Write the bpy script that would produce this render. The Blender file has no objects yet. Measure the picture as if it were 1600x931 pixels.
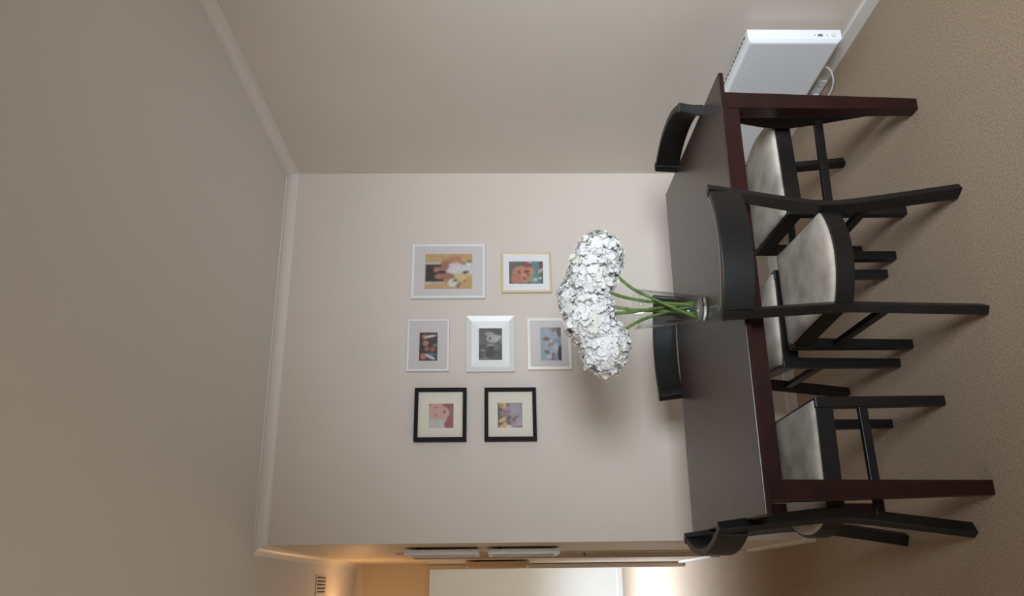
import bpy, bmesh, math, random
from mathutils import Vector, Matrix
S = bpy.context.scene
COL = S.collection
PI = math.pi

# ------------------------------------------------------------------ camera
F_PX, YAW, PITCH, ROLL, CAM_H = 1176.06, 0.31305, 0.0206, -0.0055, 1.5138
fwd = Vector((math.sin(YAW)*math.cos(PITCH), math.cos(YAW)*math.cos(PITCH), -math.sin(PITCH)))
rgt = Vector((math.cos(YAW), -math.sin(YAW), 0)); up = rgt.cross(fwd)
r2 = math.cos(ROLL)*rgt + math.sin(ROLL)*up
u2 = -math.sin(ROLL)*rgt + math.cos(ROLL)*up
cd = bpy.data.cameras.new('camera'); cam = bpy.data.objects.new('camera', cd); COL.objects.link(cam)
m = Matrix.Identity(4)                      # the photograph is turned on its side: world up points to its left
for i in range(3):
    m[i][0] = -u2[i]; m[i][1] = r2[i]; m[i][2] = -fwd[i]
m[2][3] = CAM_H
cam.matrix_world = m
cd.sensor_width = 36; cd.lens = F_PX/1600*36; cd.shift_y = 79.42/1600
cd.clip_start = .05; cd.clip_end = 60
S.camera = cam

# ------------------------------------------------------------------ room size
XR, XL, D, D2, H = 2.2104, 0.2249, 3.6717, 6.33, 2.65
XLIV, YF, XH, YFAR = -3.0, -0.70, -0.75, 9.56

# ------------------------------------------------------------------ light
W = bpy.data.worlds.new('world'); S.world = W; W.use_nodes = True
W.node_tree.nodes['Background'].inputs[0].default_value = (.62, .75, 1, 1)
W.node_tree.nodes['Background'].inputs[1].default_value = .6

def area(name, loc, target, sx, sy, power, col, spread=180):
    l = bpy.data.lights.new(name, 'AREA'); l.shape = 'RECTANGLE'; l.size = sx; l.size_y = sy
    l.energy = power; l.color = col; l.spread = math.radians(spread)
    o = bpy.data.objects.new(name, l); COL.objects.link(o); o.location = loc
    o.rotation_euler = (Vector(target)-Vector(loc)).to_track_quat('-Z', 'Y').to_euler()
    return o
def lamp(name, loc, power, col, rad):
    l = bpy.data.lights.new(name, 'POINT'); l.energy = power; l.color = col; l.shadow_soft_size = rad
    o = bpy.data.objects.new(name, l); COL.objects.link(o); o.location = loc
area('window_daylight', (.95, YF+.03, 1.55), (2.05, 3.67, .40), .95, .95, 27.5, (.83, .925, 1.04), 74)
area('side_fill', (-1.7, 1.2, 2.1), (-2.1, 1.2, 0), 1.2, 1.2, 80, (.82, .935, 1.08), 94)  # added fill, no window here; bounces off the unseen floor to lift the ceiling
area('far_room_daylight', (-.62, 7.8, 2.4), (-.25, 7.7, 0), .7, .8, 128, (.78, .93, 1.16), 104)
lamp('hall_ceiling_bulb', (-.22, 5.45, 2.47), 4.6, (1.0, .52, .20), .05)
S.view_settings.view_transform = 'Standard'; S.view_settings.look = 'None'
S.view_settings.gamma = 1; S.view_settings.use_curve_mapping = False
S.view_settings.exposure = -0.05

# ------------------------------------------------------------------ materials
def lin(c):
    c = c/255; return c/12.92 if c <= .04045 else ((c+.055)/1.055)**2.4
def rgb(r, g, b): return (lin(r), lin(g), lin(b), 1)
MATS = {}
def mat(name, col, rough=.5, metal=0, noise=None, bump=None, spec=.5, coat=0):
    if name in MATS: return MATS[name]
    m = bpy.data.materials.new(name); m.use_nodes = True; nt = m.node_tree; b = nt.nodes['Principled BSDF']
    b.inputs['Base Color'].default_value = col; b.inputs['Roughness'].default_value = rough
    b.inputs['Metallic'].default_value = metal; b.inputs['Specular IOR Level'].default_value = spec
    b.inputs['Coat Weight'].default_value = coat; b.inputs['Coat Roughness'].default_value = .15
    tc = nt.nodes.new('ShaderNodeTexCoord')
    if noise:                                # (colour 2, scale xyz, detail, low, high)
        c2, sc, det, lo, hi = noise
        mp = nt.nodes.new('ShaderNodeMapping'); mp.inputs['Scale'].default_value = sc
        n = nt.nodes.new('ShaderNodeTexNoise'); n.inputs['Scale'].default_value = 1; n.inputs['Detail'].default_value = det
        r = nt.nodes.new('ShaderNodeValToRGB'); r.color_ramp.elements[0].position = lo; r.color_ramp.elements[1].position = hi
        r.color_ramp.elements[0].color = col; r.color_ramp.elements[1].color = c2
        nt.links.new(tc.outputs['Object'], mp.inputs[0]); nt.links.new(mp.outputs[0], n.inputs['Vector'])
        nt.links.new(n.outputs['Fac'], r.inputs[0]); nt.links.new(r.outputs[0], b.inputs['Base Color'])
    if bump:                                 # (scale, strength, distance)
        n = nt.nodes.new('ShaderNodeTexNoise'); n.inputs['Scale'].default_value = bump[0]; n.inputs['Detail'].default_value = 3
        bp = nt.nodes.new('ShaderNodeBump'); bp.inputs['Strength'].default_value = bump[1]; bp.inputs['Distance'].default_value = bump[2]
        nt.links.new(tc.outputs['Object'], n.inputs['Vector']); nt.links.new(n.outputs['Fac'], bp.inputs['Height'])
        nt.links.new(bp.outputs[0], b.inputs['Normal'])
    MATS[name] = m; return m
def glass_mat(name, tint=(1, 1, 1, 1), ior=1.45):
    m = bpy.data.materials.new(name); m.use_nodes = True; nt = m.node_tree; nt.nodes.clear()
    o = nt.nodes.new('ShaderNodeOutputMaterial'); t = nt.nodes.new('ShaderNodeBsdfTransparent'); t.inputs[0].default_value = tint
    g = nt.nodes.new('ShaderNodeBsdfGlossy'); g.inputs['Roughness'].default_value = .02
    f = nt.nodes.new('ShaderNodeLayerWeight'); f.inputs[0].default_value = .5
    p = nt.nodes.new('ShaderNodeMath'); p.operation = 'POWER'; p.inputs[1].default_value = 3.5
    q = nt.nodes.new('ShaderNodeMath'); q.operation = 'MULTIPLY_ADD'; q.inputs[1].default_value = .75; q.inputs[2].default_value = (ior-1)*.09
    nt.links.new(f.outputs['Facing'], p.inputs[0]); nt.links.new(p.outputs[0], q.inputs[0]); f = q
    x = nt.nodes.new('ShaderNodeMixShader')
    nt.links.new(f.outputs[0], x.inputs[0]); nt.links.new(t.outputs[0], x.inputs[1]); nt.links.new(g.outputs[0], x.inputs[2])
    nt.links.new(x.outputs[0], o.inputs[0]); MATS[name] = m; return m
M_wall = mat('wall_paint', rgb(220, 209, 196), .6, noise=(rgb(214, 203, 190), (1.2, 1.2, 1.2), 2, .3, .7), bump=(220, .05, .0006))
M_hall = mat('hall_wall_paint', rgb(220, 208, 188), .55, bump=(220, .05, .0006))
M_ceil = mat('ceiling_paint', rgb(228, 223, 216), .7, bump=(150, .05, .0006))
M_trim = mat('trim_paint', rgb(226, 221, 212), .4)
M_carpet = mat('carpet_wool', rgb(148, 128, 107), .95, noise=(rgb(178, 158, 135), (165, 165, 165), 5, .36, .64), bump=(500, .6, .002), spec=.1)
M_top = mat('espresso_tabletop', rgb(50, 40, 37), .3, noise=(rgb(66, 54, 50), (5, 160, 30), 4, .35, .7), spec=.55)
M_red = mat('mahogany_stain', rgb(30, 10, 9), .32, noise=(rgb(44, 15, 12), (6, 90, 14), 3, .35, .7), spec=.4)
M_black = mat('black_stained_wood', rgb(14, 13, 12), .4, noise=(rgb(20, 18, 17), (60, 60, 8), 3, .4, .7), spec=.4)
M_wear = mat('worn_edge_wood', rgb(120, 100, 84), .6)
M_suede = mat('beige_suede', rgb(158, 148, 135), .9, noise=(rgb(200, 188, 172), (9, 9, 9), 3, .34, .68), bump=(60, .15, .002), spec=.2)
M_white = mat('white_enamel', rgb(240, 242, 243), .35)
M_grey = mat('grey_plastic', rgb(120, 122, 124), .4)
M_dark = mat('dark_gap', rgb(28, 26, 26), .7)
M_plug = mat('white_plastic', rgb(228, 226, 224), .35)
M_petal = mat('white_petal', rgb(252, 251, 249), .8, noise=(rgb(246, 243, 228), (14, 14, 14), 2, .45, .75), spec=.2)
_nt = M_petal.node_tree; _b = _nt.nodes['Principled BSDF']; _o = [n for n in _nt.nodes if n.type == 'OUTPUT_MATERIAL'][0]
_t = _nt.nodes.new('ShaderNodeBsdfTranslucent'); _t.inputs[0].default_value = rgb(246, 244, 238); _x = _nt.nodes.new('ShaderNodeMixShader'); _x.inputs[0].default_value = .26
_nt.links.new(_b.outputs[0], _x.inputs[1]); _nt.links.new(_t.outputs[0], _x.inputs[2]); _nt.links.new(_x.outputs[0], _o.inputs[0])
M_eye = mat('floret_eye', rgb(190, 186, 140), .7)
M_stem = mat('green_stem', rgb(112, 134, 62), .5, noise=(rgb(74, 108, 40), (30, 30, 12), 3, .35, .7))
M_brownstem = mat('brown_twig', rgb(60, 52, 48), .6)
M_glass = glass_mat('clear_glass', (.97, .985, .975, 1), 1.5)
M_pane = glass_mat('picture_glass', (1, 1, 1, 1), 1.25)
M_frwhite = mat('white_lacquer_frame', rgb(232, 231, 230), .35)
M_frgold = mat('pale_gold_frame', rgb(222, 202, 160), .3, metal=.35)
M_frsilver = mat('brushed_silver_frame', rgb(232, 233, 228), .38, metal=.12)
M_frpearl = mat('pearl_silver_frame', rgb(240, 236, 226), .28, metal=.25)
M_frblack = mat('black_brown_frame', rgb(15, 10, 9), .6, spec=.2)
M_frcream = mat('cream_frame', rgb(216, 196, 160), .35)
M_frblue = mat('pale_blue_grey_frame', rgb(236, 236, 240), .35)
M_matw = mat('white_mat_board', rgb(236, 234, 234), .8)
M_matg = mat('grey_mat_board', rgb(212, 205, 201), .8)
M_matc = mat('cream_mat_board', rgb(232, 225, 208), .8)
M_doorw = mat('white_door_paint', rgb(224, 222, 212), .45)
M_jamb = mat('grey_white_jamb_paint', rgb(208, 200, 190), .5)
M_photo = bpy.data.materials.new('photo_print'); M_photo.use_nodes = True
_a = M_photo.node_tree.nodes.new('ShaderNodeVertexColor'); _a.layer_name = 'print'
M_photo.node_tree.links.new(_a.outputs[0], M_photo.node_tree.nodes['Principled BSDF'].inputs['Base Color'])
M_photo.node_tree.nodes['Principled BSDF'].inputs['Roughness'].default_value = .4

# ------------------------------------------------------------------ helpers
def obj(name, bm, mats, parent=None, smooth=False, bevel=0, auto=False, kind=None):
    if name != 'flower_head': bmesh.ops.recalc_face_normals(bm, faces=bm.faces)
    me = bpy.data.meshes.new(name); bm.to_mesh(me); bm.free()
    for x in (mats if isinstance(mats, (list, tuple)) else [mats]): me.materials.append(x)
    if smooth:
        for p in me.polygons: p.use_smooth = True
    o = bpy.data.objects.new(name, me); COL.objects.link(o)
    if parent: o.parent = parent
    if bevel:
        md = o.modifiers.new('bevel', 'BEVEL'); md.width = bevel; md.segments = 2; md.limit_method = 'ANGLE'; md.angle_limit = math.radians(40)
    if kind: o['kind'] = kind
    return o
def thing(name, label, cat, loc=(0, 0, 0), rz=0, group=None):
    o = bpy.data.objects.new(name, None); COL.objects.link(o); o.location = loc; o.rotation_euler = (0, 0, rz)
    o['label'] = label; o['category'] = cat; o.empty_display_size = .1
    if group: o['group'] = group
    return o
def box(bm, a, b, mi=0):
    x0, y0, z0 = a; x1, y1, z1 = b
    v = [bm.verts.new(p) for p in ((x0,y0,z0),(x1,y0,z0),(x1,y1,z0),(x0,y1,z0),(x0,y0,z1),(x1,y0,z1),(x1,y1,z1),(x0,y1,z1))]
    for f in ((0,3,2,1),(4,5,6,7),(0,1,5,4),(1,2,6,5),(2,3,7,6),(3,0,4,7)):
        bm.faces.new([v[i] for i in f]).material_index = mi
    return bm
def bx(a, b): return box(bmesh.new(), a, b)
def loft(bm, rings, close=True, cap=True, mi=0):
    R = [[bm.verts.new(p) for p in r] for r in rings]; n = len(R[0])
    for A, B in zip(R, R[1:]):
        for i in range(n if close else n-1):
            bm.faces.new((A[i], A[(i+1) % n], B[(i+1) % n], B[i])).material_index = mi
    if cap and close:
        bm.faces.new(R[0][::-1]).material_index = mi; bm.faces.new(R[-1]).material_index = mi
    return bm
def rect(cx, cy, z, w, d, ang=0):
    c, s = math.cos(ang), math.sin(ang)
    return [(cx+x*c-y*s, cy+x*s+y*c, z) for x, y in ((-w/2,-d/2),(w/2,-d/2),(w/2,d/2),(-w/2,d/2))]
def circ(cx, cy, z, r, n=40): return [(cx+r*math.cos(2*PI*i/n), cy+r*math.sin(2*PI*i/n), z) for i in range(n)]
def tube(bm, pts, rad, n=10, mi=0):
    pts = [Vector(p) for p in pts]; rings = []
    ref = Vector((.3, .9, .31)).normalized()
    for i, p in enumerate(pts):
        t = (pts[min(i+1, len(pts)-1)]-pts[max(i-1, 0)]).normalized()
        a = t.cross(ref).normalized(); b = t.cross(a)
        r = rad[i] if isinstance(rad, (list, tuple)) else rad
        rings.append([p+a*r*math.cos(2*PI*k/n)+b*r*math.sin(2*PI*k/n) for k in range(n)])
    return loft(bm, rings, mi=mi)
def spline(pts, n=8):
    P = [Vector(p) for p in pts]; P = [2*P[0]-P[1]]+P+[2*P[-1]-P[-2]]; out = []
    for i in range(1, len(P)-2):
        for k in range(n):
            t = k/n; a, b, c, d = P[i-1:i+3]
            out.append(.5*((2*b)+(c-a)*t+(2*a-5*b+4*c-d)*t*t+(3*b-3*c+d-a)*t**3))
    return out+[P[-2]]
def struct(name, bm, m, **k): return obj(name, bm, m, kind='structure', **k)

# ------------------------------------------------------------------ the room shell
T = .12
struct('floor', bx((XLIV-T, YF-T, -.1), (XR+T, YFAR+T, 0)), M_carpet)
struct('ceiling', bx((XLIV-T, YF-T, H), (XR+T, YFAR+T, H+.1)), M_ceil)
struct('wall_right', bx((XR, YF-T, 0), (XR+T, D+T, H)), M_wall)
struct('wall_left', bx((XLIV-T, YF-T, 0), (XLIV, D+T, H)), M_wall)
bm = bmesh.new(); wx0, wx1, wz0, wz1 = .45, 1.45, 1.05, 2.05
box(bm, (XLIV-T, YF-T, 0), (wx0, YF, H)); box(bm, (wx1, YF-T, 0), (XR+T, YF, H))
box(bm, (wx0, YF-T, 0), (wx1, YF, wz0)); box(bm, (wx0, YF-T, wz1), (wx1, YF, H))
struct('wall_front', bm, M_wall)
# back wall (its left end face is the hall wall; a door recess is cut into that face)
struct('wall_back', bx((XL, D, 0), (XR+T, D+T, H)), M_wall)
dy0, dy1, dz = 4.55, 5.28, 2.07
bm = bmesh.new()
box(bm, (XL, D+T, 0), (XL+T, dy0, H)); box(bm, (XL, dy1, 0), (XL+T, D2, H)); box(bm, (XL, dy0, dz), (XL+T, dy1, H))
struct('wall_hall', bm, M_hall)
struct('wall_hall_left', bx((XH-T, D, 0), (XH, D2, H)), M_hall)
struct('wall_living_back', bx((XLIV-T, D, 0), (XH-T, D+T, H)), M_wall)
ox1, ox0, oz = .184, -.62, 2.058
bm = bmesh.new(); box(bm, (ox1, D2, 0), (XL+T, D2+.1, H)); box(bm, (XH-T, D2, 0), (ox0, D2+.1, H)); box(bm, (ox0, D2, oz), (ox1, D2+.1, H))
struct('wall_hall_end', bm, M_hall)
bm = bmesh.new(); box(bm, (XLIV-T, YFAR, 0), (XR+T, YFAR+T, H)); struct('wall_far', bm, M_doorw)
struct('wall_far_right', bx((1.3, D2+.1, 0), (1.3+T, YFAR, H)), M_wall)
struct('wall_far_left', bx((XLIV-T, D2+.1, 0), (XLIV, YFAR, H)), M_wall)
bm = bmesh.new(); box(bm, (XLIV-T, D2, 0), (XH-T, D2+.1, H)); box(bm, (XL+T, D2, 0), (1.3+T, D2+.1, H)); struct('wall_far_near', bm, M_wall)
# window behind the camera
wn = struct('window_1', bx((wx0, YF-.09, wz0), (wx1, YF-.085, wz1)), M_pane)
bm = bmesh.new()
for a, b in (((wx0, wz0), (wx0+.04, wz1)), ((wx1-.04, wz0), (wx1, wz1)), ((wx0+.04, wz0), (wx1-.04, wz0+.04)), ((wx0+.04, wz1-.04), (wx1-.04, wz1))):
    box(bm, (a[0], YF-.11, a[1]), (b[0], YF-.05, b[1]))
obj('window_frame', bm, M_trim, wn)

# coved cornice swept along the wall tops: (distance from wall, drop below ceiling)
CZ, CX = .0557, .0508
prof = [(0, CZ), (.003, CZ), (.003, CZ-.003)]
for i in range(9):
    a = PI/2*i/8
    prof.append((.003+(CX-.009)*(1-math.cos(a)), CZ-.004-(CZ-.010)*math.sin(a)))
prof += [(CX-.005, .006), (CX, .006), (CX, 0)]
def sweep(path, prof, zfun, side=1):
    """path: xy polyline along wall; profile grows to the left of travel when side=1"""
    n = len(path); rings = []
    for i, (x, y) in enumerate(path):
        def nrm(a, b):
            d = Vector((b[0]-a[0], b[1]-a[1])).normalized(); return Vector((-d.y, d.x))*side
        if i == 0: m2 = nrm(path[0], path[1])
        elif i == n-1: m2 = nrm(path[-2], path[-1])
        else:
            n1, n2 = nrm(path[i-1], path[i]), nrm(path[i], path[i+1]); s = n1+n2; m2 = s/(1+n1.dot(n2))
        rings.append([(x+m2.x*p, y+m2.y*p, zfun(q)) for p, q in prof])
    bm = bmesh.new(); loft(bm, rings, close=True, cap=True); return bm
profc = prof + [(0, 0)]
struct('trim_1', sweep([(XR, YF), (XR, D), (XL, D), (XL, D2), (XH, D2), (XH, D), (XLIV, D), (XLIV, YF), (XR, YF)], profc, lambda q: H-q-.0002), M_trim)
# baseboards
BH, BT = .057, .013
pb = [(0, 0), (BT, 0), (BT, BH-.006), (BT-.004, BH), (0, BH)]
struct('baseboard_right', sweep([(XR, YF), (XR, D-BT-.0005)], pb, lambda q: q+.0005), M_trim)
struct('baseboard_back', sweep([(XR, D), (XL-.0, D)], pb, lambda q: q+.0005), M_trim)
struct('baseboard_hall', sweep([(XL, D-BT), (XL, dy0-.03)], pb, lambda q: q+.0005), M_trim)
struct('baseboard_hall_end', sweep([(XL, dy1+.03), (XL, D2)], pb, lambda q: q+.0005), M_trim)
struct('baseboard_far', bx((XLIV, YFAR-.015, 0), (1.3, YFAR, .06)), M_trim)
# hall side door, recessed in the hall wall
d1 = struct('door_1', bx((XL+.035, dy0, .005), (XL+.07, dy1, dz)), M_doorw)
hd = bmesh.new(); tube(hd, [(XL+.034, dy0+.07, 1.0), (XL-.02, dy0+.07, 1.0), (XL-.02, dy0+.16, 1.0)], .008); obj('door_handle', hd, M_grey, d1)
bm = bmesh.new(); box(bm, (XL-.006, dy0-.03, 0), (XL-.0005, dy0, dz)); box(bm, (XL-.006, dy1, 0), (XL-.0005, dy1+.03, dz)); box(bm, (XL-.006, dy0-.03, dz), (XL-.0005, dy1+.03, dz+.03))
struct('trim_2', bm, M_jamb)
# doorway at the end of the hall
bm = bmesh.new(); box(bm, (ox1, D2-.012, 0), (ox1+.032, D2-.0005, oz+.03)); box(bm, (ox0-.032, D2-.012, 0), (ox0, D2-.0005, oz+.03)); box(bm, (ox0, D2-.012, oz), (ox1, D2-.0005, oz+.03))
struct('trim_3', bm, M_jamb)
# door head seen on the far room's wall
bm = bmesh.new(); box(bm, (-1.0, YFAR-.02, 2.30), (.015, YFAR-.0005, 2.335)); box(bm, (-1.0, YFAR-.012, 2.35), (.015, YFAR-.0005, 2.36))
struct('trim_4', bm, M_trim)

# ceiling vent in the hall: flat grille with five dark slots
v = thing('ceiling_vent', 'small slotted white air vent in the hall ceiling', 'vent', (.06, 5.07, H))
obj('grille', bx((-.075, -.135, -.006), (.06, .14, -.0005)), M_trim, v, bevel=.002)
for i in range(5):
    obj('slot', bx((-.046+i*.0215, -.11, -.0075), (-.037+i*.0215, .115, -.0062)), M_dark, v)

# ------------------------------------------------------------------ dining table
TX, TY, TA, TL, TW, TH = .2071, 2.2259, -.0103, 1.5232, .8612, .7303
tb = thing('dining_table', 'long dark espresso dining table with mahogany red legs', 'table', (TX, TY, 0), TA)
obj('tabletop', bx((0, 0, TH-.019), (TL, TW, TH)), [M_top], tb, bevel=.003)
# red-brown edge strips around the top
bm = bmesh.new(); e = .0015
box(bm, (-e, -e, TH-.018), (TL+e, .0, TH-.0035)); box(bm, (-e, TW, TH-.018), (TL+e, TW+e, TH-.0035))
box(bm, (-e, 0, TH-.018), (0, TW, TH-.0035)); box(bm, (TL, 0, TH-.018), (TL+e, TW, TH-.0035))
obj('edge_banding', bm, M_red, tb)
ai = .047
for a, b in (((ai+.06, ai), (TL-ai-.06, ai+.02)), ((ai+.06, TW-ai-.02), (TL-ai-.06, TW-ai)), ((ai, ai+.06), (ai+.02, TW-ai-.06)), ((TL-ai-.02, ai+.06), (TL-ai, TW-ai-.06))):
    obj('apron', bx((a[0], a[1], .652), (b[0], b[1], TH-.0192)), M_red, tb)
for sx in (0, 1):
    for sy in (0, 1):
        tw, bw, ti, bi = .066, .045, .043, .058
        k_ = .028 if sx and sy else 0
        def c(i, w, s, L): return (i+w/2) if s == 0 else L-(i+w/2)-(k_ if L == TL else 0)
        bm = loft(bmesh.new(), [rect(c(bi, bw, sx, TL), c(bi, bw, sy, TW), 0.0, bw, bw), rect(c(ti, tw, sx, TL), c(ti, tw, sy, TW), TH-.0195, tw, tw)])
        obj('leg', bm, M_red, tb, bevel=.003)

# ------------------------------------------------------------------ dining chairs
def post_center(z, s):
    a = math.radians(31)
    k = max(0, 1-abs(z-.42)/.42)              # bow forward at seat height
    k = 1-math.sqrt((1-k)**2+.02)+.0099
    k = max(0, k)/.87
    if z <= .42: bx0, by0 = .207, -.215
    else:
        t = (z-.42)/.40; bx0, by0 = .207+.013*t, -.215+.010*t
    d = .062*k
    return s*(bx0-.5*d), by0+.866*d, a*s
def arc_pts(R, cy, a0, a1, n):
    return [(R*math.sin(a0+(a1-a0)*i/n), cy-R*math.cos(a0+(a1-a0)*i/n)) for i in range(n+1)]
def seat_outline(off=0, nf=10):
    """closed outline: front left -> front right -> rear arc -> back"""
    pts = []
    fw, rw, fy, ry, bulge = .189-off, .166-off, .230-off, -.168+off*.3, .052-off*.7
    for i in range(nf+1): pts.append((-fw+2*fw*i/nf, fy))
    for i in range(1, nf+1):
        t = i/nf; pts.append((fw+(rw-fw)*t, fy+(ry-fy)*t))
    for i in range(1, nf+1):
        t = i/nf; x = rw-2*rw*t; pts.append((x, ry-bulge*(1-(x/rw)**2)))
    for i in range(1, nf):
        t = i/nf; pts.append((-(rw+(fw-rw)*t), ry+(fy-ry)*t))
    return pts
def make_chair(label):
    c = thing('dining_chair', label, 'chair', group=None)
    for s in (-1, 1):                          # front legs
        obj('front_leg', loft(bmesh.new(), [rect(s*.177, .2145, 0, .033, .033), rect(s*.1735, .2115, .443, .038, .038)]), M_black, c, bevel=.003)
    for s in (-1, 1):                          # bowed rear posts reaching up to the backrest
        rings = []
        for i in range(25):
            z = .822*i/24; x, y, a = post_center(z, s)
            t = abs(z-.42)/.42
            rings.append(rect(x, y, z, .030, .042-.010*max(0, (z-.5)/.32), a))
        obj('rear_post', loft(bmesh.new(), rings), M_black, c, bevel=.003)
    # backrest rail, curved in plan
    R, cyy = .432, .158; a1 = math.radians(28.6); rings = []
    for i in range(25):
        a = -a1+2*a1*i/24
        ro, ri = R, R-.022
        rings.append([(ro*math.sin(a), cyy-ro*math.cos(a), .720), (ro*math.sin(a), cyy-ro*math.cos(a), .820),
                      (ri*math.sin(a), cyy-ri*math.cos(a), .820), (ri*math.sin(a), cyy-ri*math.cos(a), .720)])
    br = obj('backrest', loft(bmesh.new(), rings), M_black, c, bevel=.0025)
    # seat frame: ring of rails
    out, inn = seat_outline(.0), seat_outline(.022); n = len(out)
    bm = bmesh.new()
    vs = [[bm.verts.new((p[0], p[1], z)) for p in L] for L, z in ((out, .384), (out, .440), (inn, .440), (inn, .384))]
    for q in range(4):
        A, B = vs[q], vs[(q+1) % 4]
        for i in range(n): bm.faces.new((A[i], A[(i+1) % n], B[(i+1) % n], B[i]))
    obj('seat_frame', bm, M_black, c)
    # upholstered cushion, gently domed
    bm = bmesh.new(); levels = [(.008, .430), (.004, .441), (.004, .447), (.008, .452), (.018, .456), (.045, .460), (.085, .463), (.13, .464)]
    rings = []
    for off, z in levels:
        L = seat_outline(.006)
        k = 1-off/.18
        rings.append([(p[0]*k, (p[1]-.01)*k+.01, z) for p in L])
    loft(bm, rings, cap=True)
    obj('seat_cushion', bm, M_suede, c, smooth=True)
    for s in (-1, 1):                          # side stretchers
        x1, y1, a = post_center(.28, s)
        p0, p1 = Vector((s*.176, .20)), Vector((x1, y1)); d = (p1-p0).normalized(); nn = Vector((-d.y, d.x))*.010
        ring = lambda p: [(p.x-nn.x, p.y-nn.y, .266), (p.x+nn.x, p.y+nn.y, .266), (p.x+nn.x, p.y+nn.y, .296), (p.x-nn.x, p.y-nn.y, .296)]
        obj('stretcher', loft(bmesh.new(), [ring(p0), ring(p1)]), M_black, c, bevel=.002)
    return c
def copy_tree(o, parent=None):
    c = o.copy(); COL.objects.link(c)
    if parent: c.parent = parent
    for ch in list(o.children): copy_tree(ch, c)
    return c
POSES = [(1.0222, 2.3701, .0098, 'black dining chair nearest the camera, its back turned to the viewer'),
         (1.5417, 2.6389, 1.5447, 'black dining chair at the table end beside the white heater'),
         (.3853, 2.6344, -1.5649, 'black dining chair at the table end by the hall opening'),
         (.9931, 2.8888, 3.0792, 'black dining chair on the far side between table and picture wall')]
proto = make_chair(POSES[0][3])
wear = None
for i, (x, y, a, lab) in enumerate(POSES):
    c = proto if i == 0 else copy_tree(proto)
    c.location = (x, y, 0); c.rotation_euler = (0, 0, a); c['label'] = lab; c['group'] = 'dining chairs around the table'
# rubbed bare edge along the top of the nearest chair's backrest
bm = bmesh.new(); pts = []
for i in range(25):
    a = math.radians(-27.5+55*i/24); R = .4315-.022; pts.append((R*math.sin(a), .158-R*math.cos(a), .8203))
rnd = random.Random(4)
tube(bm, pts, [.0008+.0011*rnd.random() for _ in pts], 6)
wb = [o for o in proto.children if o.name.startswith('backrest')][0]
w_ = obj('worn_edge', bm, M_wear, wb); w_['label'] = 'rubbed pale wood along the top edge'

# ------------------------------------------------------------------ vase and hydrangeas
VX, VY = 1.004, 2.628
vz = thing('vase', 'tall clear glass vase flaring to its rim on the tabletop', 'vase', (VX, VY, TH))
def vr(z): return .049+.029*(z/.262)**1.1
bm = bmesh.new()
rings = [circ(0, 0, .0005, .046)]+[circ(0, 0, z, vr(z)) for z in (.004, .02, .06, .11, .16, .21, .255, .262)]+[circ(0, 0, .262, vr(.262)-.004)]+[circ(0, 0, z, vr(z)-.004) for z in (.24, .2, .15, .1, .06, .03)]+[circ(0, 0, .024, .038), circ(0, 0, .022, .02), circ(0, 0, .0215, .004)]
loft(bm, rings, cap=True); obj('glass_body', bm, M_glass, vz, smooth=True)
bm = bmesh.new(); loft(bm, [circ(0, 0, .003, .040), circ(0, 0, .006, .0435), circ(0, 0, .016, .0435), circ(0, 0, .019, .04)], cap=True)
gb = bpy.data.materials.new('thick_glass'); gb.use_nodes = True; b_ = gb.node_tree.nodes['Principled BSDF']
b_.inputs['Base Color'].default_value = (.96, .99, .97, 1); b_.inputs['Transmission Weight'].default_value = 1; b_.inputs['Roughness'].default_value = .02; b_.inputs['IOR'].default_value = 1.5
obj('thick_base', bm, gb, vz, smooth=False)

def petal_head(c, R, seed, nfl, sq=(1, 1, 1)):
    rnd = random.Random(seed); bm = bmesh.new(); c = Vector(c)
    # dense inner core made of the same crumpled florets' bases
    core = bmesh.ops.create_icosphere(bm, subdivisions=3, radius=R*.80)['verts']
    for v_ in core:
        k = 1+.10*(rnd.random()-.5); v_.co = Vector((v_.co.x*sq[0]*k, v_.co.y*sq[1]*k, v_.co.z*sq[2]*k))+c
    ga = PI*(3-math.sqrt(5))
    for i in range(nfl):
        z = 1-2*(i+.5)/nfl; r = math.sqrt(1-z*z); th = ga*i+rnd.uniform(-.25, .25)
        n = Vector((r*math.cos(th), r*math.sin(th), z))
        n = (n+Vector((rnd.uniform(-.15,.15), rnd.uniform(-.15,.15), rnd.uniform(-.15,.15)))).normalized()
        base = c+Vector((n.x*R*sq[0], n.y*R*sq[1], n.z*R*sq[2]))*rnd.uniform(.80, 1.03)
        n = (n+Vector((rnd.uniform(-.14,.14), rnd.uniform(-.14,.14), rnd.uniform(-.14,.14)))).normalized()
        a = n.orthogonal().normalized(); b = n.cross(a); rot0 = rnd.uniform(0, PI)
        size = rnd.uniform(.011, .0205)
        for p in range(4):
            ang = rot0+p*PI/2+rnd.uniform(-.2, .2); d = a*math.cos(ang)+b*math.sin(ang); s = n.cross(d)
            cup = rnd.uniform(-.35, .65); tw = rnd.uniform(-.25, .25); L = size*rnd.uniform(.85, 1.15)
            grid = []
            for iu, (u_, w_) in enumerate(((0, .12), (.3, .55), (.65, .62), (.9, .42), (1.0, .12))):
                row = []
                for v2 in (-1, -.5, 0, .5, 1):
                    h = cup*u_*u_*L + .13*L*math.sin(u_*7+v2*5+seed*1.7+p*2+i) + .16*L*abs(v2)*u_*w_ + tw*L*u_*v2*.5
                    row.append(bm.verts.new(base+d*(u_*L)+s*(v2*w_*L)+n*h))
                grid.append(row)
            for A, B in zip(grid, grid[1:]):
                for k in range(4): bm.faces.new((A[k], A[k+1], B[k+1], B[k])).smooth = True
    return bm
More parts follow.
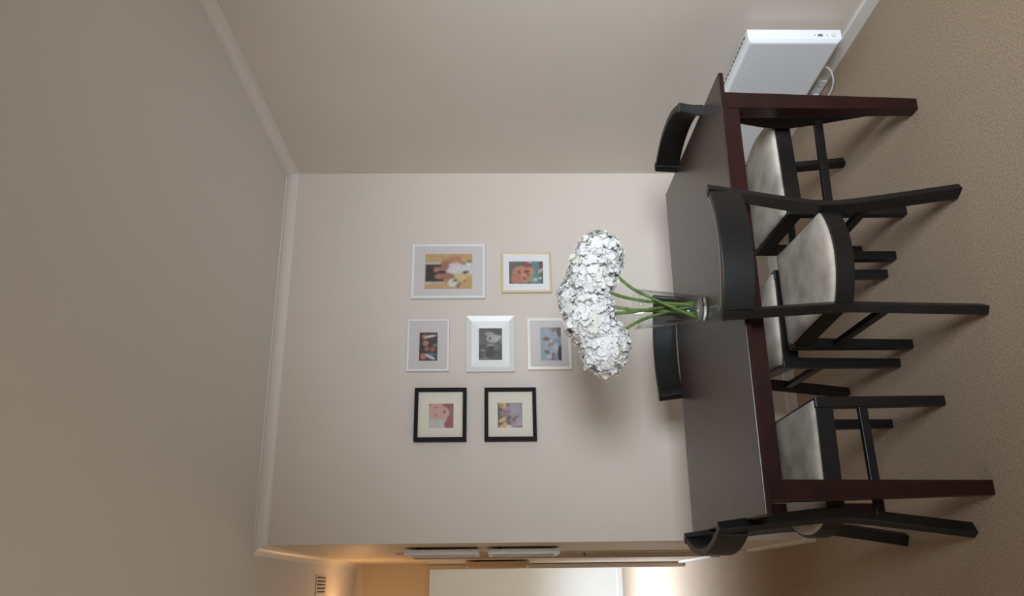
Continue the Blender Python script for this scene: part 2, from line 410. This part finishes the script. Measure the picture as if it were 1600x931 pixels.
HEADS = [((1.222, 2.64, 1.118), .092, 'white hydrangea at the right edge of the bunch', [(1.165, 2.63, 1.075), (1.085, 2.615, 1.005), (1.03, 2.60, .92), (.962, 2.612, .765)]),
         ((1.125, 2.59, 1.158), .092, 'white hydrangea second from the right in the bunch', [(1.075, 2.59, 1.115), (1.045, 2.60, 1.05), (1.03, 2.62, .93), (1.022, 2.632, .765)]),
         ((1.055, 2.66, 1.190), .090, 'white hydrangea at the back top of the bunch', [(1.05, 2.68, 1.14), (1.015, 2.66, 1.0), (1.005, 2.65, .88), (.995, 2.652, .765)]),
         ((.960, 2.60, 1.168), .100, 'white hydrangea in the middle left of the bunch', [(.975, 2.60, 1.09), (.985, 2.61, 1.02), (1.01, 2.63, .90), (1.034, 2.638, .765)]),
         ((.850, 2.62, 1.118), .094, 'white hydrangea drooping at the left edge of the bunch', [(.90, 2.64, 1.055), (.94, 2.65, 1.02), (.985, 2.655, .93), (1.028, 2.655, .765)])]
for i, (hc, R, lab, st) in enumerate(HEADS):
    t = thing('hydrangea', lab, 'flower', st[-1], 0, 'white hydrangeas in the glass vase')
    off = Vector(st[-1]); loc = lambda p: tuple(Vector(p)-off)
    pts = spline([loc(p) for p in (st[::-1]+[hc])], 8)
    bm = tube(bmesh.new(), pts, .0058, 10)
    for q in (9, 17, 24):
        if q < len(pts)-2: tube(bm, [pts[q]-Vector((0, 0, .003)), pts[q]+Vector((.0, -.001, .0)), pts[q]+Vector((0, 0, .003))], [.0059, .0076, .0059], 10)
    obj('stem', bm, M_stem, t, smooth=True)
    obj('flower_head', petal_head(loc(hc), R, 11+i*7, 330, (1.12, .95, .98)), [M_petal], t)

# ------------------------------------------------------------------ framed pictures
def paint(name, w, h, shapes, bg, parent, y, x0, z0, nx=46, nz=46):
    """print lying in the x-z plane facing -y; shapes = (t from top, s from left, rt, rs, rgb, angle)"""
    me = bpy.data.meshes.new(name); V = []; Fc = []; Cc = []
    rnd = random.Random(len(shapes)*13+int(w*1000))
    for j in range(nz+1):
        for i in range(nx+1):
            s, tt = i/nx, j/nz; V.append((x0+s*w, y, z0+h-tt*h)); col = bg
            for sh in shapes:
                t0, s0, rt, rs, cc = sh[:5]; an = sh[5] if len(sh) > 5 else 0; kind = sh[6] if len(sh) > 6 else 'e'
                dt, ds = tt-t0, s-s0; ca, sa = math.cos(an), math.sin(an)
                a, b = (dt*ca+ds*sa)/rt, (-dt*sa+ds*ca)/rs
                if (kind == 'e' and a*a+b*b < 1) or (kind == 'r' and abs(a) < 1 and abs(b) < 1): col = cc
            k = (1+rnd.uniform(-.07, .07))*.96; g_ = sum(col)/3; col = [.8*q_+.2*g_ for q_ in col]
            Cc.append((lin(min(255, col[0]*k)), lin(min(255, col[1]*k)), lin(min(255, col[2]*k)), 1))
    for j in range(nz):
        for i in range(nx):
            a = j*(nx+1)+i; Fc.append((a, a+nx+1, a+nx+2, a+1))
    n1 = nx+1; src = list(Cc)          # soften the hard edges between tones, as in a print
    for j in range(1, nz):
        for i in range(1, nx):
            q = j*n1+i; nb = [src[q+d] for d in (-n1-1, -n1, -n1+1, -1, 0, 0, 1, n1-1, n1, n1+1)]
            Cc[q] = tuple(sum(c_[k] for c_ in nb)/10 for k in range(4))
    me.from_pydata(V, [], Fc); ca = me.color_attributes.new('print', 'FLOAT_COLOR', 'POINT')
    for i, c_ in enumerate(Cc): ca.data[i].color = c_
    me.materials.append(M_photo); o = bpy.data.objects.new(name, me); COL.objects.link(o); o.parent = parent; return o
SK, SK2, HR = (196, 128, 92), (176, 108, 78), (52, 38, 32)
ART = {
 'couple': ((212, 168, 100), [(.2,.45,.2,.25,(36,34,34),0,'r'), (.17,.72,.17,.02,(225,215,190),0,'r'), (.2,.19,.2,.015,(222,212,185),.03,'r'),
   (.70,.52,.34,.22,(222,212,214)), (.80,.32,.26,.14,(226,196,130)), (.93,.20,.12,.16,(216,170,84)),
   (.50,.80,.14,.07,SK,.2), (.64,.88,.14,.05,SK,.05), (.76,.76,.12,.045,SK,-.7), (.42,.66,.09,.14,SK2), (.20,.60,.09,.09,HR), (.27,.55,.085,.075,SK),
   (.36,.44,.12,.10,HR), (.30,.36,.085,.07,SK), (.48,.36,.15,.10,SK2), (.55,.24,.13,.07,SK,.3), (.60,.18,.11,.11,(224,226,206)), (.64,.25,.035,.05,(60,86,50)), (.69,.09,.03,.05,(54,80,48)),
   (.58,.20,.02,.02,(120,140,90)), (.73,.17,.06,.05,SK), (.86,.73,.03,.03,(40,50,40)), (.92,.70,.07,.07,(222,224,220)), (.93,.78,.05,.03,(46,52,44),.6), (.86,.48,.07,.04,(44,50,42),.5), (.92,.56,.08,.05,(214,214,210)), (.83,.22,.03,.02,(60,70,50))]),
 'baby_striped': ((98, 98, 88), [(.1,.9,.14,.12,(130,100,104)), (.25,.75,.25,.18,(104,106,84),.6), (.62,.8,.18,.2,(160,66,72)), (.60,.93,.16,.06,(168,60,70),-.4), (.66,.92,.14,.02,(220,210,206),-.5), (.80,.5,.14,.5,(92,140,140),0,'r'),
   (.95,.75,.08,.28,(112,70,66),0,'r'), (.92,.58,.05,.12,(190,182,150),-.4), (.93,.3,.06,.2,(104,98,84)), (.40,.42,.28,.38,(206,130,92),.35), (.22,.24,.15,.22,(204,112,84)), (.62,.55,.12,.2,(206,140,100)),
   (.30,.52,.04,.06,(90,58,46)), (.45,.25,.03,.07,(90,58,46)), (.43,.42,.05,.06,(216,150,112)), (.52,.55,.09,.07,(146,62,54),.5), (.57,.40,.03,.10,(160,84,66)), (.70,.18,.08,.14,(120,170,150)), (.78,.2,.045,.07,(190,210,190)), (.90,.26,.04,.06,(200,206,196))]),
 'four': ((48, 44, 38), [(.3,.84,.17,.09,(188,112,82)), (.60,.86,.32,.035,(226,226,220),.1), (.36,.62,.16,.09,(196,126,90)), (.40,.50,.1,.05,(104,96,48)), (.70,.70,.16,.09,(60,60,52)), (.85,.55,.13,.04,(120,134,116)),
   (.42,.42,.13,.07,(182,108,76)), (.72,.41,.14,.09,(166,90,62)), (.56,.42,.05,.04,(120,50,40)), (.25,.17,.17,.11,(204,112,84)), (.60,.15,.28,.05,(196,212,214),-.3), (.70,.24,.26,.03,(110,124,134),-.1)]),
 'toast': ((74, 72, 70), [(.15,.80,.2,.16,(92,90,88),0,'r'), (.2,.62,.18,.10,(102,100,98),0,'r'), (.60,.68,.26,.13,(176,174,170)), (.45,.82,.18,.06,(160,158,154)), (.80,.70,.16,.08,(188,186,182)), (.48,.68,.05,.04,(60,58,56)), (.92,.6,.08,.1,(120,118,116)),
   (.40,.47,.05,.06,(150,148,144)), (.55,.49,.12,.025,(176,174,170)), (.60,.40,.25,.06,(44,42,42)), (.75,.42,.14,.12,(104,102,100)), (.2,.33,.12,.03,(140,138,134)), (.24,.2,.08,.04,(120,118,114)), (.5,.22,.18,.12,(56,54,54)), (.3,.09,.24,.02,(150,150,140)), (.7,.12,.2,.08,(86,84,82))]),
 'beach': ((140, 158, 168), [(.14,.5,.14,.5,(150,170,180),0,'r'), (.3,.5,.08,.5,(164,182,188),0,'r'), (.62,.80,.26,.18,(168,174,190)), (.66,.93,.16,.06,(150,120,104),.2), (.92,.9,.14,.2,(96,92,84)), (.30,.65,.16,.055,(128,84,74)), (.50,.50,.12,.06,(178,120,100)), (.50,.58,.08,.04,(206,210,214)),
   (.35,.27,.17,.055,(132,86,72)), (.62,.32,.22,.14,(170,178,196)), (.74,.40,.12,.14,(196,200,202)), (.93,.22,.12,.24,(44,38,34)), (.60,.13,.08,.1,(150,84,70)), (.62,.12,.03,.03,(220,214,210)), (.42,.13,.12,.06,(196,206,214))]),
 'baby_red': ((196, 190, 176), [(.5,.98,.5,.14,(150,90,80),0,'r'), (.82,.88,.2,.15,(176,44,44)), (.86,.5,.16,.5,(168,48,46),0,'r'), (.62,.07,.30,.12,(204,198,184),-.9), (.95,.62,.14,.18,(146,84,72)), (.30,.68,.34,.34,(214,158,138)), (.55,.62,.27,.26,(216,156,134)), (.78,.15,.17,.17,(172,44,44)),
   (.30,.83,.035,.045,(92,62,62)), (.29,.52,.035,.045,(92,62,62)), (.48,.66,.05,.04,(226,170,146)), (.62,.66,.055,.075,(172,84,78)), (.62,.66,.012,.06,(120,50,48))]),
 'carnival': ((150, 136, 138), [(.1,.5,.12,.5,(52,66,42),0,'r'), (.22,.92,.14,.16,(236,186,60)), (.18,.86,.05,.08,(206,60,40)), (.62,.75,.30,.26,(162,148,152)), (.42,.9,.1,.09,(132,110,114)), (.27,.10,.22,.07,(242,170,40),.35), (.20,.32,.16,.07,(240,176,50),.5), (.25,.58,.14,.13,(168,110,92)),
   (.30,.65,.03,.04,(40,34,34)), (.32,.49,.03,.05,(40,34,34)), (.42,.63,.10,.1,(150,108,88)), (.46,.3,.10,.20,(74,60,58)), (.60,.32,.14,.12,(164,110,88)), (.5,.4,.03,.05,(40,34,34)), (.72,.37,.14,.06,(70,62,60),.6), (.86,.27,.16,.16,(156,152,146)), (.84,.16,.16,.05,(214,150,130)), (.45,.06,.1,.06,(220,220,216)), (.9,.04,.2,.04,(84,100,82))]),
}
def picture(name, label, x0, x1, z0, z1, border, depth, fr, matm, pf, art, wide=False, recess=.006, chamfer=0):
    w, h = x1-x0, z1-z0; cx = (x0+x1)/2
    t = thing(name, label, 'picture', (cx, D-.004, z0), 0, 'framed pictures on the back wall')
    a = -w/2; yb = 0.0; yf = -depth; bw = border
    o_, i_ = [(a, 0), (-a, 0), (-a, h), (a, h)], [(a+bw, bw), (-a-bw, bw), (-a-bw, h-bw), (a+bw, h-bw)]
    bm = bmesh.new()
    if wide:     # broad bevelled moulding: outer slope rising, then a flat inner field
        mb = bw*.42; mid = [(a+mb, mb), (-a-mb, mb), (-a-mb, h-mb), (a+mb, h-mb)]
        L = [(o_, yb), (o_, yf), (mid, yf-.0+.009), (i_, yf+.011), (i_, yb)]
    else:
        L = [(o_, yb), (o_, yf), (i_, yf), (i_, yb)]
    R = [[bm.verts.new((p[0], y, p[1])) for p in pts] for pts, y in L]
    for q in range(len(R)):
        A, B = R[q], R[(q+1) % len(R)]
        for k in range(4): bm.faces.new((A[k], A[(k+1) % 4], B[(k+1) % 4], B[k]))
    obj('frame', bm, fr, t, bevel=(0 if wide else .0012))
    ym = yf+recess+(.006 if wide else 0)
    fl, frr, ft, fb = pf   # fractions of width left/right, height top/bottom
    px0, px1, pz0, pz1 = a+fl*w, -a-frr*w, fb*h, h-ft*h
    if not wide:
        bm = bmesh.new()     # mat board with a window cut in it
        oo = [(a+bw, bw), (-a-bw, bw), (-a-bw, h-bw), (a+bw, h-bw)]; ii = [(px0, pz0), (px1, pz0), (px1, pz1), (px0, pz1)]
        R = [[bm.verts.new((p[0], y, p[1])) for p in pts] for pts, y in ((oo, ym+.0015), (oo, ym), (ii, ym), (ii, ym+.0015))]
        for q in range(4):
            A, B = R[q], R[(q+1) % 4]
            for k in range(4): bm.faces.new((A[k], A[(k+1) % 4], B[(k+1) % 4], B[k]))
        obj('mat_board', bm, matm, t)
    bg, sh = ART[art]
    e_ = .002
    paint('photo_print', px1-px0+2*e_, pz1-pz0+2*e_, sh, bg, t, ym+.0016+(.002 if wide else 0), px0-e_, pz0-e_)
    gx = bw+.0004
    if wide: obj('glass_pane', bx((px0, ym-.0005, pz0), (px1, ym+.0003, pz1)), M_pane, t)
    else: obj('glass_pane', bx((a+gx, ym-.003, gx), (-a-gx, ym-.002, h-gx)), M_pane, t)
    return t
picture('framed_picture', 'large white frame holding a photo of a couple with bouquets', 1.460, 1.768, 1.572, 1.957, .0135, .022, M_frwhite, M_matg, (.175, .18, .18, .175), 'couple')
picture('framed_picture', 'thin pale gold frame holding a close photo of a smiling baby', 1.493, 1.719, 1.223, 1.486, .010, .018, M_frgold, M_matw, (.215, .22, .155, .165), 'baby_striped', recess=.004)
picture('framed_picture', 'small white frame with a photo of four people side by side', 1.066, 1.344, 1.755, 1.969, .010, .02, M_frwhite, M_matg, (.2, .255, .29, .28), 'four')
picture('framed_picture', 'broad sloped silver frame with a black and white photo', 1.061, 1.360, 1.421, 1.668, .064, .022, M_frsilver, M_matw, (.2, .21, .25, .25), 'toast', wide=True)
picture('framed_picture', 'pearly silver frame with a beach photo, partly behind the flowers', 1.071, 1.350, 1.130, 1.356, .0165, .018, M_frpearl, M_matg, (.173, .187, .30, .23), 'beach', recess=.005)
picture('framed_picture', 'black box frame with a photo of a baby in red', .707, .975, 1.664, 1.922, .0185, .034, M_frblack, M_matc, (.25, .29, .28, .25), 'baby_red', recess=.018)
picture('framed_picture', 'black box frame with a colourful photo holding orange and yellow', .707, .974, 1.318, 1.575, .0185, .034, M_frblack, M_matc, (.25, .28, .255, .27), 'carnival', recess=.018)

def hall_picture(label, y0, z0, z1, wd, depth, fr):
    t = thing('framed_picture', label, 'picture', (XL-.012, y0, z0), 0, 'framed pictures on the hall wall')
    h = z1-z0; bm = bmesh.new()
    o_, i_ = [(0, 0), (wd, 0), (wd, h), (0, h)], [(.02, .02), (wd-.02, .02), (wd-.02, h-.02), (.02, h-.02)]
    R = [[bm.verts.new((x, p[0], p[1])) for p in pts] for pts, x in ((o_, 0), (o_, -depth), (i_, -depth), (i_, 0))]
    for q in range(4):
        A, B = R[q], R[(q+1) % 4]
        for k in range(4): bm.faces.new((A[k], A[(k+1) % 4], B[(k+1) % 4], B[k]))
    obj('frame', bm, fr, t, bevel=.0008)
    obj('backing_board', bx((-.006, .0205, .0205), (-.002, wd-.0205, h-.0205)), M_matw, t)
    obj('glass_pane', bx((-depth+.006, .0205, .0205), (-depth+.008, wd-.0205, h-.0205)), M_pane, t)
    bm = bmesh.new(); box(bm, (0, wd*.3, h*.8), (.0115, wd*.7, h*.86)); obj('hanger', bm, M_dark, t)
hall_picture('pale grey frame seen edge-on in the hall, upper of the near pair', 3.975, 1.612, 1.99, .30, .026, M_frblue)
hall_picture('pale grey frame seen edge-on in the hall, lower of the near pair', 3.975, 1.195, 1.562, .30, .026, M_frblue)
hall_picture('cream frame seen edge-on in the hall, farther off by the doorway', 5.62, 1.283, 1.745, .32, .034, M_frcream)

# ------------------------------------------------------------------ wall heater, socket, cord
hx0, hx1, hy0, hy1, hz0, hz1 = 2.120, 2.176, 2.505, 3.42, .098, .484
ht = thing('panel_heater', 'white electric panel heater low on the right wall', 'heater', (hx1, hy0, hz0))
L_, HH, TT = hy1-hy0, hz1-hz0, hx1-hx0
bm = bmesh.new()   # casing with a chamfered front
def rr(x, i): return [(x, i, i), (x, L_-i, i), (x, L_-i, HH-i), (x, i, HH-i)]
loft(bm, [rr(0, .0), rr(-TT+.012, 0), rr(-TT, .012)], cap=True)
obj('casing', bm, M_white, ht, bevel=.002)
obj('front_panel', bx((-TT-.0012, .016, .016), (-TT-.0002, L_-.016, HH-.016)), M_white, ht)
bm = bmesh.new()
for i in range(30): box(bm, (-.016, .03+i*(L_-.06)/30, HH+.0002), (-.008, .03+(i+.7)*(L_-.06)/30, HH+.0012))
obj('top_grille_shade', bm, M_dark, ht)  # grille slots whose dark colour paints in the gap shadow along the back top
bm = bmesh.new(); loft(bm, [[(-.028+.009*math.cos(a*PI/12), y, .035+.009*math.sin(a*PI/12)) for a in range(24)] for y in (-.006, -.0002)]); obj('knob', bm, M_plug, ht)
bm = bmesh.new(); box(bm, (-.034, -.0012, .078), (-.022, -.0002, .098)); obj('display', bm, M_grey, ht, bevel=.0003)
obj('indicator', bx((-.030, -.0012, .108), (-.026, -.0002, .112)), M_dark, ht)
obj('indicator', bx((-.030, -.0012, .058), (-.026, -.0002, .061)), M_dark, ht)
for y in (.15, L_-.19):
    obj('wall_bracket', bx((.0003, y, .06), (XR-hx1-.001, y+.04, HH-.03)), M_dark, ht)
# socket plate on the baseboard with its plug and the heater's cord
sk = thing('wall_socket', 'white power socket on the baseboard below the heater', 'socket', (XR-BT, 2.90, .004))
obj('plate', bx((-.009, -.05, .0), (-.0005, .06, .046)), M_plug, sk, bevel=.002)
bm = bmesh.new()
for y in (-.03, .0): box(bm, (-.012, y, .018), (-.0092, y+.012, .03))
obj('switch', bm, M_plug, sk, bevel=.001)
bm = bmesh.new()
for y, z in ((-.01, .036), (-.018, .033)): box(bm, (-.0095, y, z), (-.0091, y+.002, z+.006))
obj('socket_slot', bm, M_dark, sk)
pc = thing('power_cord', 'white plug and cord looping under the panel heater', 'cord', (XR-.04, 2.95, .004))
bm = bmesh.new(); rr2 = lambda x, s: [(x, .03*s*math.cos(a*PI/8)*.8, .022+.020*s*math.sin(a*PI/8)) for a in range(16)]
loft(bm, [rr2(.0155, .9), rr2(.010, 1), rr2(-.015, .9), rr2(-.024, .5)]); obj('plug', bm, M_plug, pc, smooth=True)
pts = spline([(-.022, -.006, .02), (-.045, -.03, .012), (-.052, -.075, .006), (-.050, -.13, .006), (-.040, -.19, .022), (-.020, -.235, .055), (-.012, -.24, .0925)], 8)
obj('cable', tube(bmesh.new(), pts, .0038, 8), M_plug, pc, smooth=True)
